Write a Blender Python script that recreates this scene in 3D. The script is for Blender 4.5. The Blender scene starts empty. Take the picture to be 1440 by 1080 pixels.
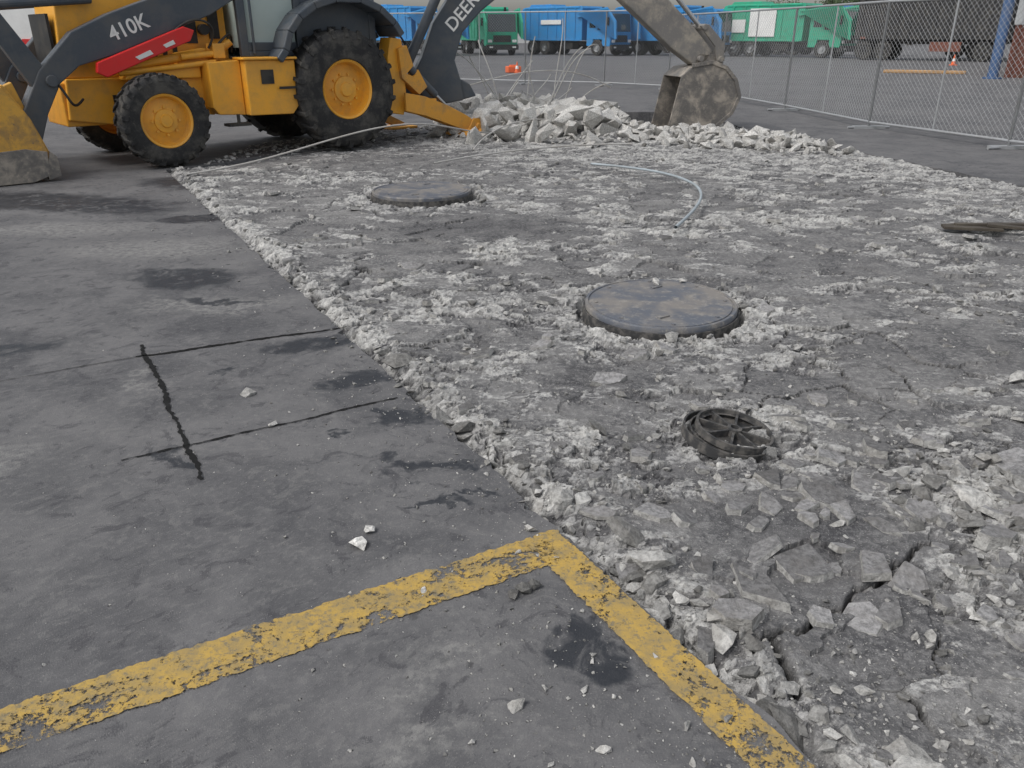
import bpy, bmesh, math, random
import numpy as np
from mathutils import Vector, Matrix, noise as mn
from mathutils.geometry import tessellate_polygon
random.seed(7); rng=np.random.default_rng(11)
rad=math.radians
scene=bpy.context.scene
COL=scene.collection

# ------------------------------------------------------------ node helpers
def new_mat(name):
    m=bpy.data.materials.new(name); m.use_nodes=True
    nt=m.node_tree; b=nt.nodes['Principled BSDF']
    return m,nt,b
def lk(nt,a,b): nt.links.new(a,b)
def setin(nt,sock,v):
    if isinstance(v,bpy.types.NodeSocket): nt.links.new(v,sock)
    elif isinstance(v,(tuple,list)):
        sock.default_value=(*v,1) if len(v)==3 and len(sock.default_value)==4 else v
    else: sock.default_value=v
def nmath(nt,op,a,b=0.0,clamp=False):
    n=nt.nodes.new('ShaderNodeMath'); n.operation=op; n.use_clamp=clamp
    setin(nt,n.inputs[0],a); setin(nt,n.inputs[1],b); return n.outputs[0]
def nmix(nt,fac,a,b,mode='MIX'):
    n=nt.nodes.new('ShaderNodeMix'); n.data_type='RGBA'; n.blend_type=mode
    setin(nt,n.inputs['Factor'],fac)
    for s,v in ((n.inputs[6],a),(n.inputs[7],b)):
        if isinstance(v,(int,float)): v=(v,v,v)
        setin(nt,s,v)
    return n.outputs[2]
def nnoise(nt,vec,scale,detail=4,rough=.55,dist=0):
    n=nt.nodes.new('ShaderNodeTexNoise'); n.inputs['Scale'].default_value=scale
    n.inputs['Detail'].default_value=detail; n.inputs['Roughness'].default_value=rough
    n.inputs['Distortion'].default_value=dist
    if vec is not None: lk(nt,vec,n.inputs['Vector'])
    return n.outputs['Fac']
def nnoisec(nt,vec,scale,detail=4):
    n=nt.nodes.new('ShaderNodeTexNoise'); n.inputs['Scale'].default_value=scale
    n.inputs['Detail'].default_value=detail
    lk(nt,vec,n.inputs['Vector']); return n.outputs['Color']
def nmap(nt,v,a,b,c=0.,d=1.,smooth=True):
    n=nt.nodes.new('ShaderNodeMapRange'); n.interpolation_type='SMOOTHSTEP' if smooth else 'LINEAR'
    setin(nt,n.inputs[0],v)
    n.inputs[1].default_value=a;n.inputs[2].default_value=b;n.inputs[3].default_value=c;n.inputs[4].default_value=d
    return n.outputs[0]
def ncoord(nt): return nt.nodes.new('ShaderNodeTexCoord').outputs['Object']
def nvor(nt,vec,scale,feat='F1'):
    n=nt.nodes.new('ShaderNodeTexVoronoi'); n.feature=feat; n.inputs['Scale'].default_value=scale
    lk(nt,vec,n.inputs['Vector']); return n
def nbump(nt,b,hgt,strength=.5,dist=.01):
    n=nt.nodes.new('ShaderNodeBump'); n.inputs['Strength'].default_value=strength
    n.inputs['Distance'].default_value=dist; lk(nt,hgt,n.inputs['Height']); lk(nt,n.outputs[0],b.inputs['Normal'])
def distort(nt,vec,scale,amp,detail=4):
    c=nnoisec(nt,vec,scale,detail)
    s=nt.nodes.new('ShaderNodeVectorMath'); s.operation='SUBTRACT'; lk(nt,c,s.inputs[0]); s.inputs[1].default_value=(.5,.5,.5)
    m=nt.nodes.new('ShaderNodeVectorMath'); m.operation='SCALE'; lk(nt,s.outputs[0],m.inputs[0]); m.inputs['Scale'].default_value=amp
    a=nt.nodes.new('ShaderNodeVectorMath'); a.operation='ADD'; lk(nt,vec,a.inputs[0]); lk(nt,m.outputs[0],a.inputs[1])
    return a.outputs[0]
def nmapping(nt,vec,sc,rot=0):
    m=nt.nodes.new('ShaderNodeMapping'); lk(nt,vec,m.inputs[0]); m.inputs['Rotation'].default_value=(0,0,rad(rot)); m.inputs['Scale'].default_value=sc
    return m.outputs[0]
def ellipse(nt,vec,cx,cy,rx,ry,ang=0,soft=.35):
    m=nt.nodes.new('ShaderNodeMapping'); m.vector_type='TEXTURE'; lk(nt,vec,m.inputs[0])
    m.inputs['Location'].default_value=(cx,cy,0); m.inputs['Rotation'].default_value=(0,0,rad(ang)); m.inputs['Scale'].default_value=(rx,ry,1000)
    l=nt.nodes.new('ShaderNodeVectorMath'); l.operation='LENGTH'; lk(nt,m.outputs[0],l.inputs[0])
    return nmap(nt,l.outputs['Value'],1.15,1.15-soft)

# ------------------------------------------------------------ materials
def paint_mat(name,col,rough=.45,dirt=.35,dirtcol=(.13,.115,.09),metal=0,bump=.0,dscale=3.5):
    m,nt,b=new_mat(name); P=ncoord(nt)
    n1=nnoise(nt,P,dscale,6,.65,.3); n2=nnoise(nt,P,38,4,.7)
    d=nmath(nt,'ADD',nmath(nt,'MULTIPLY',nmap(nt,n1,.42,.68),dirt),nmath(nt,'MULTIPLY',nmap(nt,n2,.55,.75),dirt*.8),True)
    c=nmix(nt,nnoise(nt,P,1.2,3),tuple(x*.85 for x in col),tuple(min(1,x*1.1) for x in col))
    c=nmix(nt,d,c,dirtcol); lk(nt,c,b.inputs['Base Color'])
    lk(nt,nmap(nt,d,0,.6,rough,.85),b.inputs['Roughness']); b.inputs['Metallic'].default_value=metal
    if bump: nbump(nt,b,n2,bump,.006)
    return m
M_yel=paint_mat('machine_yellow',(.86,.41,.04),.40,.30,(.30,.21,.11))
M_yeld=paint_mat('machine_yellow_dirty',(.74,.35,.045),.6,.5,(.25,.2,.14))
M_dark=paint_mat('machine_dark_grey',(.062,.076,.094),.38,.4,(.15,.145,.135))
M_blk=paint_mat('black_plastic',(.014,.014,.015),.5,.3)
M_red=paint_mat('red_sticker',(.70,.02,.02),.4,.12)
M_steel=paint_mat('cylinder_rod',(.5,.5,.5),.25,.15,metal=.9)
M_tire=paint_mat('tire_rubber',(.022,.022,.023),.8,.8,(.10,.094,.083),dscale=5,bump=.4)
M_dip=paint_mat('dusty_steel',(.19,.18,.17),.65,.85,(.38,.34,.28),bump=.3)
M_bkt=paint_mat('worn_bucket_steel',(.15,.14,.13),.6,.85,(.42,.37,.31),bump=.4,dscale=5)
M_lbk=paint_mat('worn_yellow_bucket',(.70,.38,.06),.6,.7,(.22,.16,.10),bump=.3,dscale=5)
M_white=paint_mat('white_paint',(.80,.80,.78),.4,.10)
M_green=paint_mat('truck_green',(.02,.37,.22),.4,.3)
M_blue=paint_mat('truck_blue',(.025,.24,.56),.4,.3)
M_black=paint_mat('trailer_black',(.02,.02,.022),.5,.3)
M_galv=paint_mat('galvanised_steel',(.38,.39,.40),.45,.25,(.25,.24,.22),metal=.3)
M_wire=paint_mat('chain_wire',(.32,.33,.34),.5,.2)
M_rebar=paint_mat('rebar_steel',(.46,.45,.43),.6,.4,(.28,.23,.18))
M_hose=paint_mat('hose_grey',(.36,.41,.44),.5,.3)
M_orange=paint_mat('orange_plastic',(.80,.14,.03),.5,.1)
M_ochre=paint_mat('kerb_paint',(.50,.30,.14),.7,.4)
M_brick=paint_mat('red_cladding',(.18,.06,.04),.7,.3)
M_wall=paint_mat('white_cladding',(.55,.56,.56),.6,.15)
M_bpost=paint_mat('blue_post',(.05,.11,.24),.5,.3)
M_wood=paint_mat('old_wood',(.055,.045,.035),.85,.5)
def glass_mat(name,col,rough=.08):
    m,nt,b=new_mat(name); P=ncoord(nt); c=nmix(nt,nnoise(nt,P,2,4),tuple(x*.8 for x in col),tuple(x*1.15 for x in col)); lk(nt,c,b.inputs['Base Color']); b.inputs['Roughness'].default_value=rough
    b.inputs['Specular IOR Level'].default_value=.9; return m
M_glass=glass_mat('dark_glass',(.03,.04,.045))
M_cglass=glass_mat('cab_glass',(.42,.50,.48),.15)
m,nt,b=new_mat('cast_iron'); P=ncoord(nt)
n1=nnoise(nt,P,4,6,.65); n2=nnoise(nt,P,60,4)
c=nmix(nt,nmap(nt,n1,.4,.62),(.105,.115,.138),(.21,.195,.18)); c=nmix(nt,nmap(nt,nnoise(nt,P,14,6,.75),.50,.66,0,.75),c,(.30,.28,.25))
lk(nt,c,b.inputs['Base Color']); b.inputs['Metallic'].default_value=.1; lk(nt,nmap(nt,n1,.35,.65,.45,.8),b.inputs['Roughness']); nbump(nt,b,n2,.4,.004); M_iron=m
m,nt,b=new_mat('rusty_iron'); P=ncoord(nt)
c=nmix(nt,nmap(nt,nnoise(nt,P,25,6,.6),.4,.65),(.035,.035,.036),(.12,.112,.103)); lk(nt,c,b.inputs['Base Color']); b.inputs['Roughness'].default_value=.75; nbump(nt,b,nnoise(nt,P,120,4),.5,.003); M_rust=m

STAINS=[(-2.05,4.85,.40,.22,-15),(-.44,2.82,.14,.085,10),(-.68,3.22,.17,.11,30),(-1.0,3.66,.24,.12,20),(-.30,2.47,.15,.045,0),
 (.175,1.56,.09,.10,40),(-1.96,9.4,.40,.22,0),(-4.2,7.3,1.5,.40,-15),(-3.2,8.4,.7,.45,0),(-1.45,5.6,.28,.14,0),(-1.2,2.55,.05,.08,25),(-.22,2.2,.15,.03,10),
 (-2.6,6.6,.5,.16,10),(-.80,4.0,.08,.28,35),(-2.6,3.6,.4,.08,10),(-.62,2.65,.05,.03,0),(-.1,2.30,.07,.02,15),(-1.35,3.3,.06,.04,0),(-1.7,4.4,.25,.05,-10)]
LIGHTS=[(-1.6,3.25,.07,.22,25),(-.28,1.42,.10,.06,0),(-2.5,5.6,.9,.35,0),(-.12,1.52,.16,.05,20),(-1.7,4.3,.6,.22,0),(-3.6,6.2,1.0,.3,0),(-.2,1.27,.14,.05,0),(-2.6,8.6,.9,.5,30),(-1.9,2.5,.14,.2,0)]
m,nt,b=new_mat('pavement_surface'); P=ncoord(nt)
Pd=distort(nt,P,3.2,.42,4); Pd=distort(nt,Pd,17,.16,3)
big=nnoise(nt,P,.45,4,.6,.4); mid=nnoise(nt,P,2.3,6,.66,.6); fine=nnoise(nt,P,34,4,.7); grit=nnoise(nt,P,190,2,.6)
c=nmix(nt,nmap(nt,mid,.34,.66),(.072,.072,.077),(.145,.142,.144))
c=nmix(nt,nmap(nt,big,.38,.62,0,.55),c,(.154,.151,.151))
c=nmix(nt,nmap(nt,fine,.48,.74,0,.55),c,(.20,.196,.19))
pa=nnoise(nt,P,7,5,.74,1.5)
c=nmix(nt,nmap(nt,pa,.54,.63,0,.60),c,(.052,.051,.057))
c=nmix(nt,nmap(nt,pa,.42,.34,0,.45),c,(.19,.185,.18))
c=nmix(nt,nmap(nt,grit,.60,.72,0,.55),c,(.30,.29,.28))
lt=None
for e in LIGHTS:
    q=ellipse(nt,Pd,*e,soft=.9); lt=q if lt is None else nmath(nt,'MAXIMUM',lt,q)
lt=nmath(nt,'MULTIPLY',lt,nmap(nt,nnoise(nt,P,22,5,.75),.42,.60,.1,.8))
c=nmix(nt,lt,c,(.24,.235,.225))
st=None
for e in STAINS:
    q=ellipse(nt,Pd,*e,soft=.48); st=q if st is None else nmath(nt,'MAXIMUM',st,q)
st=nmath(nt,'MULTIPLY',st,nmap(nt,pa,.36,.50,.42,1))
c=nmix(nt,nmath(nt,'MULTIPLY',st,.86),c,(.020,.023,.029))
v=nvor(nt,distort(nt,P,30,.03,2),7.5); dm=nmath(nt,'MULTIPLY',nmap(nt,v.outputs['Distance'],.14,.08),nmap(nt,big,.50,.60))
c=nmix(nt,nmath(nt,'MULTIPLY',dm,.8),c,(.026,.026,.028))
lk(nt,c,b.inputs['Base Color']); b.inputs['Specular IOR Level'].default_value=.3
lk(nt,nmath(nt,'SUBTRACT',nmap(nt,mid,.3,.7,.72,.88),nmath(nt,'MULTIPLY',st,.28)),b.inputs['Roughness'])
hh=nmath(nt,'ADD',nmath(nt,'MULTIPLY',grit,.35),nmath(nt,'MULTIPLY',fine,.6))
nbump(nt,b,hh,.5,.010); M_pave=m

m,nt,b=new_mat('line_paint'); P=ncoord(nt)
c=nmix(nt,nmap(nt,nnoise(nt,P,13,5,.7),.36,.64),(.46,.30,.07),(.32,.23,.09)); c=nmix(nt,nmap(nt,nnoise(nt,P,55,5,.75),.48,.64,0,.8),c,(.17,.15,.105))
lk(nt,c,b.inputs['Base Color']); b.inputs['Roughness'].default_value=.8
nbump(nt,b,nnoise(nt,P,80,4),.5,.004)
w=nmath(nt,'ADD',nmath(nt,'MULTIPLY',nnoise(nt,P,5,6,.78,.5),.62),nmath(nt,'MULTIPLY',nnoise(nt,P,60,5,.78),.38))
a=nmap(nt,w,.515,.555,1,0)
tr=nt.nodes.new('ShaderNodeBsdfTransparent'); mx=nt.nodes.new('ShaderNodeMixShader'); out=nt.nodes['Material Output']
lk(nt,a,mx.inputs[0]); lk(nt,tr.outputs[0],mx.inputs[1]); lk(nt,b.outputs[0],mx.inputs[2]); lk(nt,mx.outputs[0],out.inputs[0]); M_line=m

m,nt,b=new_mat('broken_concrete_surface'); P=ncoord(nt)
at=nt.nodes.new('ShaderNodeAttribute'); at.attribute_name='dmg_shade'
sp=nt.nodes.new('ShaderNodeSeparateColor'); lk(nt,at.outputs['Color'],sp.inputs[0])
n1=nnoise(nt,P,4,5,.7,.4); n2=nnoise(nt,P,42,4,.74); n3=nnoise(nt,P,210,2,.6)
top=nmix(nt,nmap(nt,n1,.36,.62),(.108,.107,.110),(.205,.201,.197)); top=nmix(nt,nmap(nt,n2,.44,.64,0,.7),top,(.32,.314,.305))
br=nmix(nt,nmap(nt,n2,.3,.66),(.235,.231,.224),(.49,.482,.465)); br=nmix(nt,nmap(nt,n1,.50,.64,0,.65),br,(.19,.187,.183))
stn=nnoise(nt,nmapping(nt,distort(nt,P,2,.25,3),(3.2,15,3),7),1.0,4,.72)
f=nmath(nt,'ADD',sp.outputs[0],nmath(nt,'MULTIPLY',nmath(nt,'SUBTRACT',n2,.5),1.1),True)
f=nmath(nt,'ADD',f,nmath(nt,'MULTIPLY',nmap(nt,stn,.53,.67,0,.45),nmap(nt,sp.outputs[1],.15,.4)),True)
c=nmix(nt,nmap(nt,f,.29,.70),top,br)
c=nmix(nt,1.0,c,nmix(nt,sp.outputs[1],(.56,.56,.58),(1.22,1.22,1.21)),'MULTIPLY')
c=nmix(nt,nmap(nt,n3,.60,.72,0,.6),c,(.49,.48,.465))
c=nmix(nt,sp.outputs[2],c,(.035,.034,.033))  # near-black colour stands in for shade inside cracks and pit
lk(nt,c,b.inputs['Base Color']); b.inputs['Roughness'].default_value=.92; b.inputs['Specular IOR Level'].default_value=.25
nbump(nt,b,nmath(nt,'ADD',n2,nmath(nt,'MULTIPLY',n3,.35)),.85,.012); M_brk=m
m,nt,b=new_mat('concrete_rubble'); P=ncoord(nt)
at=nt.nodes.new('ShaderNodeAttribute'); at.attribute_name='tone'
n2=nnoise(nt,P,55,4,.7); n1=nnoise(nt,P,9,3)
c=nmix(nt,nmap(nt,n2,.3,.68),(.245,.24,.232),(.49,.48,.463)); c=nmix(nt,nmap(nt,n1,.45,.7,0,.4),c,(.24,.222,.20))
c=nmix(nt,1.0,c,at.outputs['Color'],'MULTIPLY'); lk(nt,c,b.inputs['Base Color']); b.inputs['Roughness'].default_value=.92; b.inputs['Specular IOR Level'].default_value=.25
nbump(nt,b,n2,.9,.012); M_rock=m

# ------------------------------------------------------------ mesh builder
class MB:
    def __init__(s): s.v=[];s.f=[];s.m=[];s.T=Matrix.Identity(4)
    def add(s,vs,fs,mi=0):
        o=len(s.v); s.v+= [tuple(s.T@Vector(p)) for p in vs]; s.f+=[tuple(o+i for i in f) for f in fs]; s.m+=[mi]*len(fs)
    def box(s,c,d,mi=0,R=None):
        x,y,z=(q/2 for q in d); vs=[Vector((i*x,j*y,k*z)) for i in(-1,1) for j in(-1,1) for k in(-1,1)]
        if R is not None: vs=[R@p for p in vs]
        vs=[p+Vector(c) for p in vs]
        s.add(vs,[(0,1,3,2),(4,6,7,5),(0,4,5,1),(2,3,7,6),(0,2,6,4),(1,5,7,3)],mi)
    def prism(s,poly,y0,y1,mi=0):
        n=len(poly); vs=[(x,y0,z) for x,z in poly]+[(x,y1,z) for x,z in poly]
        s.add(vs,[tuple(range(n)),tuple(range(2*n-1,n-1,-1))]+[(i,i+n,(i+1)%n+n,(i+1)%n) for i in range(n)],mi)
    def shell(s,pl,y0,y1,th,mi=0):
        off=[]
        for i,p in enumerate(pl):
            a=Vector(pl[max(0,i-1)]);b=Vector(pl[min(len(pl)-1,i+1)]); d=(b-a).normalized(); off.append((p[0]-d.y*th,p[1]+d.x*th))
        for i in range(len(pl)-1): s.prism([pl[i],pl[i+1],off[i+1],off[i]],y0,y1,mi)
    def cyl(s,p0,p1,r0,r1=None,n=14,mi=0):
        r1=r0 if r1 is None else r1; p0=Vector(p0);p1=Vector(p1); d=(p1-p0).normalized()
        a=d.orthogonal().normalized(); b=d.cross(a); vs=[]
        for p,r in((p0,r0),(p1,r1)):
            for i in range(n):
                t=2*math.pi*i/n; vs.append(p+a*r*math.cos(t)+b*r*math.sin(t))
        s.add(vs,[tuple(range(n)),tuple(range(2*n-1,n-1,-1))]+[(i,(i+1)%n,(i+1)%n+n,i+n) for i in range(n)],mi)
    def lathe(s,prof,c,n=48,mi=0,closed=False):
        vs=[];k=len(prof)
        for i in range(n):
            t=2*math.pi*i/n
            for r,y in prof: vs.append((c[0]+r*math.cos(t),c[1]+y,c[2]+r*math.sin(t)))
        fs=[]
        for i in range(n):
            j=(i+1)%n
            for q in range(k-1+(1 if closed else 0)):
                q2=(q+1)%k; fs.append((i*k+q,i*k+q2,j*k+q2,j*k+q))
        s.add(vs,fs,mi)
    def lathez(s,prof,c,n=64,mi=0):
        vs=[];k=len(prof)
        for i in range(n):
            t=2*math.pi*i/n
            for r,z in prof: vs.append((c[0]+r*math.cos(t),c[1]+r*math.sin(t),c[2]+z))
        s.add(vs,[(i*k+q,i*k+q+1,((i+1)%n)*k+q+1,((i+1)%n)*k+q) for i in range(n) for q in range(k-1)],mi)
    def obj(s,name,mats,parent=None,bevel=0,smooth=False):
        me=bpy.data.meshes.new(name); me.from_pydata(s.v,[],s.f)
        for m in mats: me.materials.append(m)
        me.polygons.foreach_set('material_index',s.m)
        bm=bmesh.new(); bm.from_mesh(me); bmesh.ops.recalc_face_normals(bm,faces=bm.faces); bm.to_mesh(me); bm.free()
        if smooth: 
            me.polygons.foreach_set('use_smooth',[True]*len(me.polygons)); me.set_sharp_from_angle(angle=rad(35))
        o=bpy.data.objects.new(name,me); COL.objects.link(o)
        if parent: o.parent=parent
        if bevel:
            q=o.modifiers.new('bevel','BEVEL'); q.width=bevel; q.segments=2; q.limit_method='ANGLE'; q.angle_limit=rad(40)
        return o
def empty(name,loc=(0,0,0),rz=0,sc=1):
    e=bpy.data.objects.new(name,None); COL.objects.link(e); e.location=loc; e.rotation_euler=(0,0,rz); e.scale=(sc,)*3; return e
def text(name,body,loc,rot,size,mat,parent,ext=.002):
    cu=bpy.data.curves.new(name,'FONT'); cu.body=body; cu.size=size; cu.extrude=ext; cu.materials.append(mat); cu.offset=size*.012
    o=bpy.data.objects.new(name,cu); COL.objects.link(o); o.location=loc; o.rotation_euler=rot; o.parent=parent; return o
def tube(name,paths,r,mat,parent=None):
    cu=bpy.data.curves.new(name,'CURVE'); cu.dimensions='3D'; cu.bevel_depth=r; cu.bevel_resolution=2; cu.materials.append(mat)
    for p in paths:
        s=cu.splines.new('NURBS'); s.points.add(len(p)-1); s.use_endpoint_u=True; s.order_u=min(4,len(p))
        for i,q in enumerate(p): s.points[i].co=(*q,1)
    o=bpy.data.objects.new(name,cu); COL.objects.link(o)
    if parent: o.parent=parent
    return o

# ------------------------------------------------------------ numpy noise
def hsh(i,j,s):
    i=i.astype(np.int64);j=j.astype(np.int64)
    h=(i*374761393+j*668265263+s*982451653)&0xffffffff
    h=((h^(h>>13))*1274126177)&0xffffffff
    h=((h^(h>>16))*2246822519)&0xffffffff
    return ((h^(h>>15))&0xffffff)/float(0xffffff)
def vn(x,y,s):
    i=np.floor(x);j=np.floor(y);u=x-i;v=y-j;u=u*u*(3-2*u);v=v*v*(3-2*v)
    return (hsh(i,j,s)*(1-u)+hsh(i+1,j,s)*u)*(1-v)+(hsh(i,j+1,s)*(1-u)+hsh(i+1,j+1,s)*u)*v
def fbm(x,y,s,o=4):
    r=0;a=.5;t=0
    for k in range(o): r=r+a*vn(x,y,s+k);t+=a;a*=.55;x=x*2.03+7.1;y=y*2.03-3.7
    return r/t
def voro(x,y,cell,s):
    gx=x/cell;gy=y/cell;i0=np.floor(gx);j0=np.floor(gy)
    d1=np.full(x.shape,9.);d2=np.full(x.shape,9.);r=np.zeros(x.shape);r2=np.zeros(x.shape);r3=np.zeros(x.shape);cx=np.zeros(x.shape);cy=np.zeros(x.shape)
    for a in(-1,0,1):
        for b_ in(-1,0,1):
            i=i0+a;j=j0+b_; px=i+hsh(i,j,s);py=j+hsh(i,j,s+1); d=np.hypot(px-gx,py-gy)
            n=d<d1; d2=np.where(n,d1,np.minimum(d2,d)); d1=np.where(n,d,d1)
            cx=np.where(n,px,cx);cy=np.where(n,py,cy);r=np.where(n,hsh(i,j,s+2),r);r2=np.where(n,hsh(i,j,s+3),r2);r3=np.where(n,hsh(i,j,s+4),r3)
    return (d2-d1)*cell,r,r2,r3,(gx-cx)*cell,(gy-cy)*cell
def ss(a,b,x):
    t=np.clip((x-a)/(b-a),0,1); return t*t*(3-2*t)

REG=[(1.95,-1.1),(.64,1.20),(-3.90,9.18),(-3.55,9.55),(-1.3,12.9),(-1.1,16.6),(3.60,16.4),(3.75,13.6),(5.14,8.13),(6.5,3.0),(7.2,-1.1)]
COV=[(.82,4.24,.43),(-.86,7.72,.48),(.84,2.72,.155)]
def edge_d(x,y):
    return ((x-.64)+.569*(y-1.2))/1.1506
def slabs(x,y):
    return np.clip(np.exp(-(((x-.90)/.40)**2+((y-2.07)/.27)**2)**2)+np.exp(-(((x+.25)/.75)**2+((y-6.35)/.5)**2)**2)+.8*np.exp(-(((x-.35)/.25)**2+((y-3.25)/.2)**2)**2)
        +.8*np.exp(-(((x-2.3)/.5)**2+((y-3.6)/.35)**2)**2)+.7*np.exp(-(((x-1.9)/.7)**2+((y-5.3)/.3)**2)**2),0,1)
def damage(x,y):
    wx=x+.25*(fbm(x*1.3,y*1.3,71,3)-.5);wy=y+.25*(fbm(x*1.3,y*1.3,81,3)-.5)
    e=edge_d(x,y)
    D=.92*np.exp(-((e-.08)/.12)**2)
    u=wx*.98-wy*.12;v=wx*.12+wy*.98
    rows=fbm(u*1.3,v*4.6,5,4); D=np.maximum(D,ss(.48,.74,rows)*.85)
    cr=fbm(u*4.2,v*5.6,15,4); D=np.maximum(D,ss(.46,.70,cr)*.75)
    for cx,cy,R in COV:
        r=np.hypot(x-cx,y-cy); D=np.maximum(D,np.exp(-((r-R*1.12)/(.10+.25*R))**2)*.95)
    D=np.maximum(D,np.exp(-(((x-1.60)/.36)**2+((y-2.25)/.55)**2)**2))
    D=np.maximum(D,ss(8.5,11.5,y+x*.5)*.65)
    D=D*(1-.92*slabs(x+.4*(wx-x),y+.4*(wy-y)))
    D=D*(1-.75*np.exp(-(((x-1.1)/.5)**2+((y-1.25)/.25)**2)**2))
    D=D*(1-.8*np.exp(-(((x+1.5)/1.2)**2+((y-9.9)/.6)**2)**2))
    return np.clip(D,0,1)
def height(x,y,full=False):
    D=damage(x,y)
    wx=x+.30*(fbm(x*2.1,y*2.1,31,5)-.5);wy=y+.30*(fbm(x*2.1,y*2.1,41,5)-.5)
    z=-.014+.035*(fbm(x*.9,y*.9,3,3)-.5)
    e1,a1,b1,c1,ox,oy=voro(wx,wy*1.25,.36,100)
    z=z+(a1-.5)*.020+ox*(b1-.5)*.07+oy*(c1-.5)*.07
    cm=ss(.46,.58,fbm(x*1.6+3,y*1.6,177,3))
    crack=(1-ss(.001,.008,e1))*cm
    wx1=x+.06*(fbm(x*7,y*7,33,3)-.5);wy1=y+.06*(fbm(x*7,y*7,43,3)-.5)
    e2,a2,b2,c2,ox2,oy2=voro(wx1+3,wy1*1.5+5,.105,200)
    A=(D*.9+.10)*(.5+.5*ss(.35,.7,D))*.92
    z=z+A*((a2-.5)*.034+ox2*(b2-.5)*.5+oy2*(c2-.5)*.5)
    wx2=x+.018*(fbm(x*16,y*16,51,2)-.5);wy2=y+.018*(fbm(x*16,y*16,61,2)-.5)
    e3,a3,b3,c3,ox3,oy3=voro(wx2+1,wy2*1.4+2,.036,300)
    z=z+A*((a3-.5)*.016+ox3*(b3-.5)*.6+oy3*(c3-.5)*.6)
    z=z+(A+.12)*.010*(fbm(x*42,y*42,9,3)-.5)
    z=z-crack*.020-A*(1-ss(.0,.005,e2))*.010
    e=edge_d(x,y); z=z-.035*np.exp(-((e-.03)/.045)**2)+.012*np.exp(-((e-.17)/.10)**2)
    s=np.clip((x-.66)/(1.25-.66),0,1); yc2=1.58+.42*s+.10*(fbm(x*6,x*0+3,400,4)-.5)+.05*(fbm(x*30,x*0+3,410,3)-.5); mc=np.exp(-((y-yc2)/.009)**2)*ss(.60,.66,x)*(1-ss(1.2,1.4,x))
    xc3=.665+.05*(fbm(y*14,y*0,420,3)-.5); mc=np.maximum(mc,np.exp(-((x-xc3)/.011)**2)*(y>1.40)*(y<1.62)); z=z-.045*mc; crack=np.maximum(crack,mc)
    s=np.clip((x+.8)/4.8,0,1); yc=13.5-2.2*s**1.5
    z=z+.32*np.exp(-((y-yc)/.75)**2)*ss(-1.2,-.3,x)*(1-.8*ss(1.3,2.1,x))*(1-ss(3.6,4.6,x))*(.6+.8*fbm(x*2,y*2,19,3))
    for cx,cy,R in COV[:2]:
        r=np.hypot(x-cx,y-cy); z=z-.07*(1-ss(R*1.02,R*1.14,r))
    pj=.25*(fbm(x*2.5,y*2.5,91,3)-.5)
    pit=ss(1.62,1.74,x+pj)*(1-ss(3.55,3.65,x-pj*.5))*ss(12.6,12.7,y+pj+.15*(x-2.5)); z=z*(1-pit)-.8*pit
    if full: return z,D,crack,a1,a2,a3,e2,pit
    return z

def inside(px,py,poly):
    r=np.zeros(px.shape,bool);n=len(poly)
    for i in range(n):
        x1,y1=poly[i];x2,y2=poly[(i+1)%n]
        if y1==y2: continue
        c=((y1>py)!=(y2>py))&(px<(x2-x1)*(py-y1)/(y2-y1)+x1); r^=c
    return r
def poly_dist(px,py,poly):
    d=np.full(px.shape,99.)
    for i in range(len(poly)):
        x1,y1=poly[i];x2,y2=poly[(i+1)%len(poly)];dx=x2-x1;dy=y2-y1
        t=np.clip(((px-x1)*dx+(py-y1)*dy)/(dx*dx+dy*dy),0,1); d=np.minimum(d,np.hypot(px-x1-t*dx,py-y1-t*dy))
    return d
Ys=[-1.2]
while Ys[-1]<16.8: Ys.append(Ys[-1]+max(.0045,.0027*max(Ys[-1],0)) if Ys[-1]>.95 else Ys[-1]+.03)
Ys=np.array(Ys)
sv=np.concatenate([np.arange(-.48,.72,.0021),np.arange(.72,1.2,.008),np.arange(1.2,4.6,.05)])
YY,SS_=np.meshgrid(Ys,sv,indexing='ij'); XX=SS_*(np.maximum(YY,.2)+1.0)-.1
Z,D,CR,a1,a2,a3,e2,pit=height(XX,YY,True)
ins=inside(XX,YY,REG); pd=poly_dist(XX,YY,REG); keep=ins|(pd<.10)
Z=np.where(ins,Z,np.minimum(Z,-.13))
nr,nc=XX.shape; idx=np.arange(nr*nc).reshape(nr,nc)
q=keep[:-1,:-1]&keep[1:,:-1]&keep[:-1,1:]&keep[1:,1:]
F=np.stack([idx[:-1,:-1][q],idx[:-1,1:][q],idx[1:,1:][q],idx[1:,:-1][q]],1)
used=np.unique(F); rm=np.zeros(nr*nc,np.int64); rm[used]=np.arange(len(used)); F=rm[F]
co=np.stack([XX.ravel(),YY.ravel(),Z.ravel()],1)[used].astype(np.float32)
def np_mesh(name,co,F,mat):
    me=bpy.data.meshes.new(name); me.vertices.add(len(co)); me.vertices.foreach_set('co',co.ravel())
    k=F.shape[1]; me.loops.add(F.size); me.loops.foreach_set('vertex_index',F.ravel().astype(np.int32))
    me.polygons.add(len(F)); me.polygons.foreach_set('loop_start',(np.arange(len(F))*k).astype(np.int32))
    me.materials.append(mat); me.update(calc_edges=True)
    me.polygons.foreach_set('use_smooth',np.zeros(len(F),bool))
    o=bpy.data.objects.new(name,me); COL.objects.link(o); return o
o=np_mesh('broken_concrete_ground',co,F,M_brk)
at=o.data.color_attributes.new('dmg_shade','FLOAT_COLOR','POINT')
SL=slabs(XX,YY)
DR=np.clip(D*.75+.55*(a2-.5)*(D>.10)+.45*(a3-.5)*D+.22*(a1-.35)-.25*SL,0,1)
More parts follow.
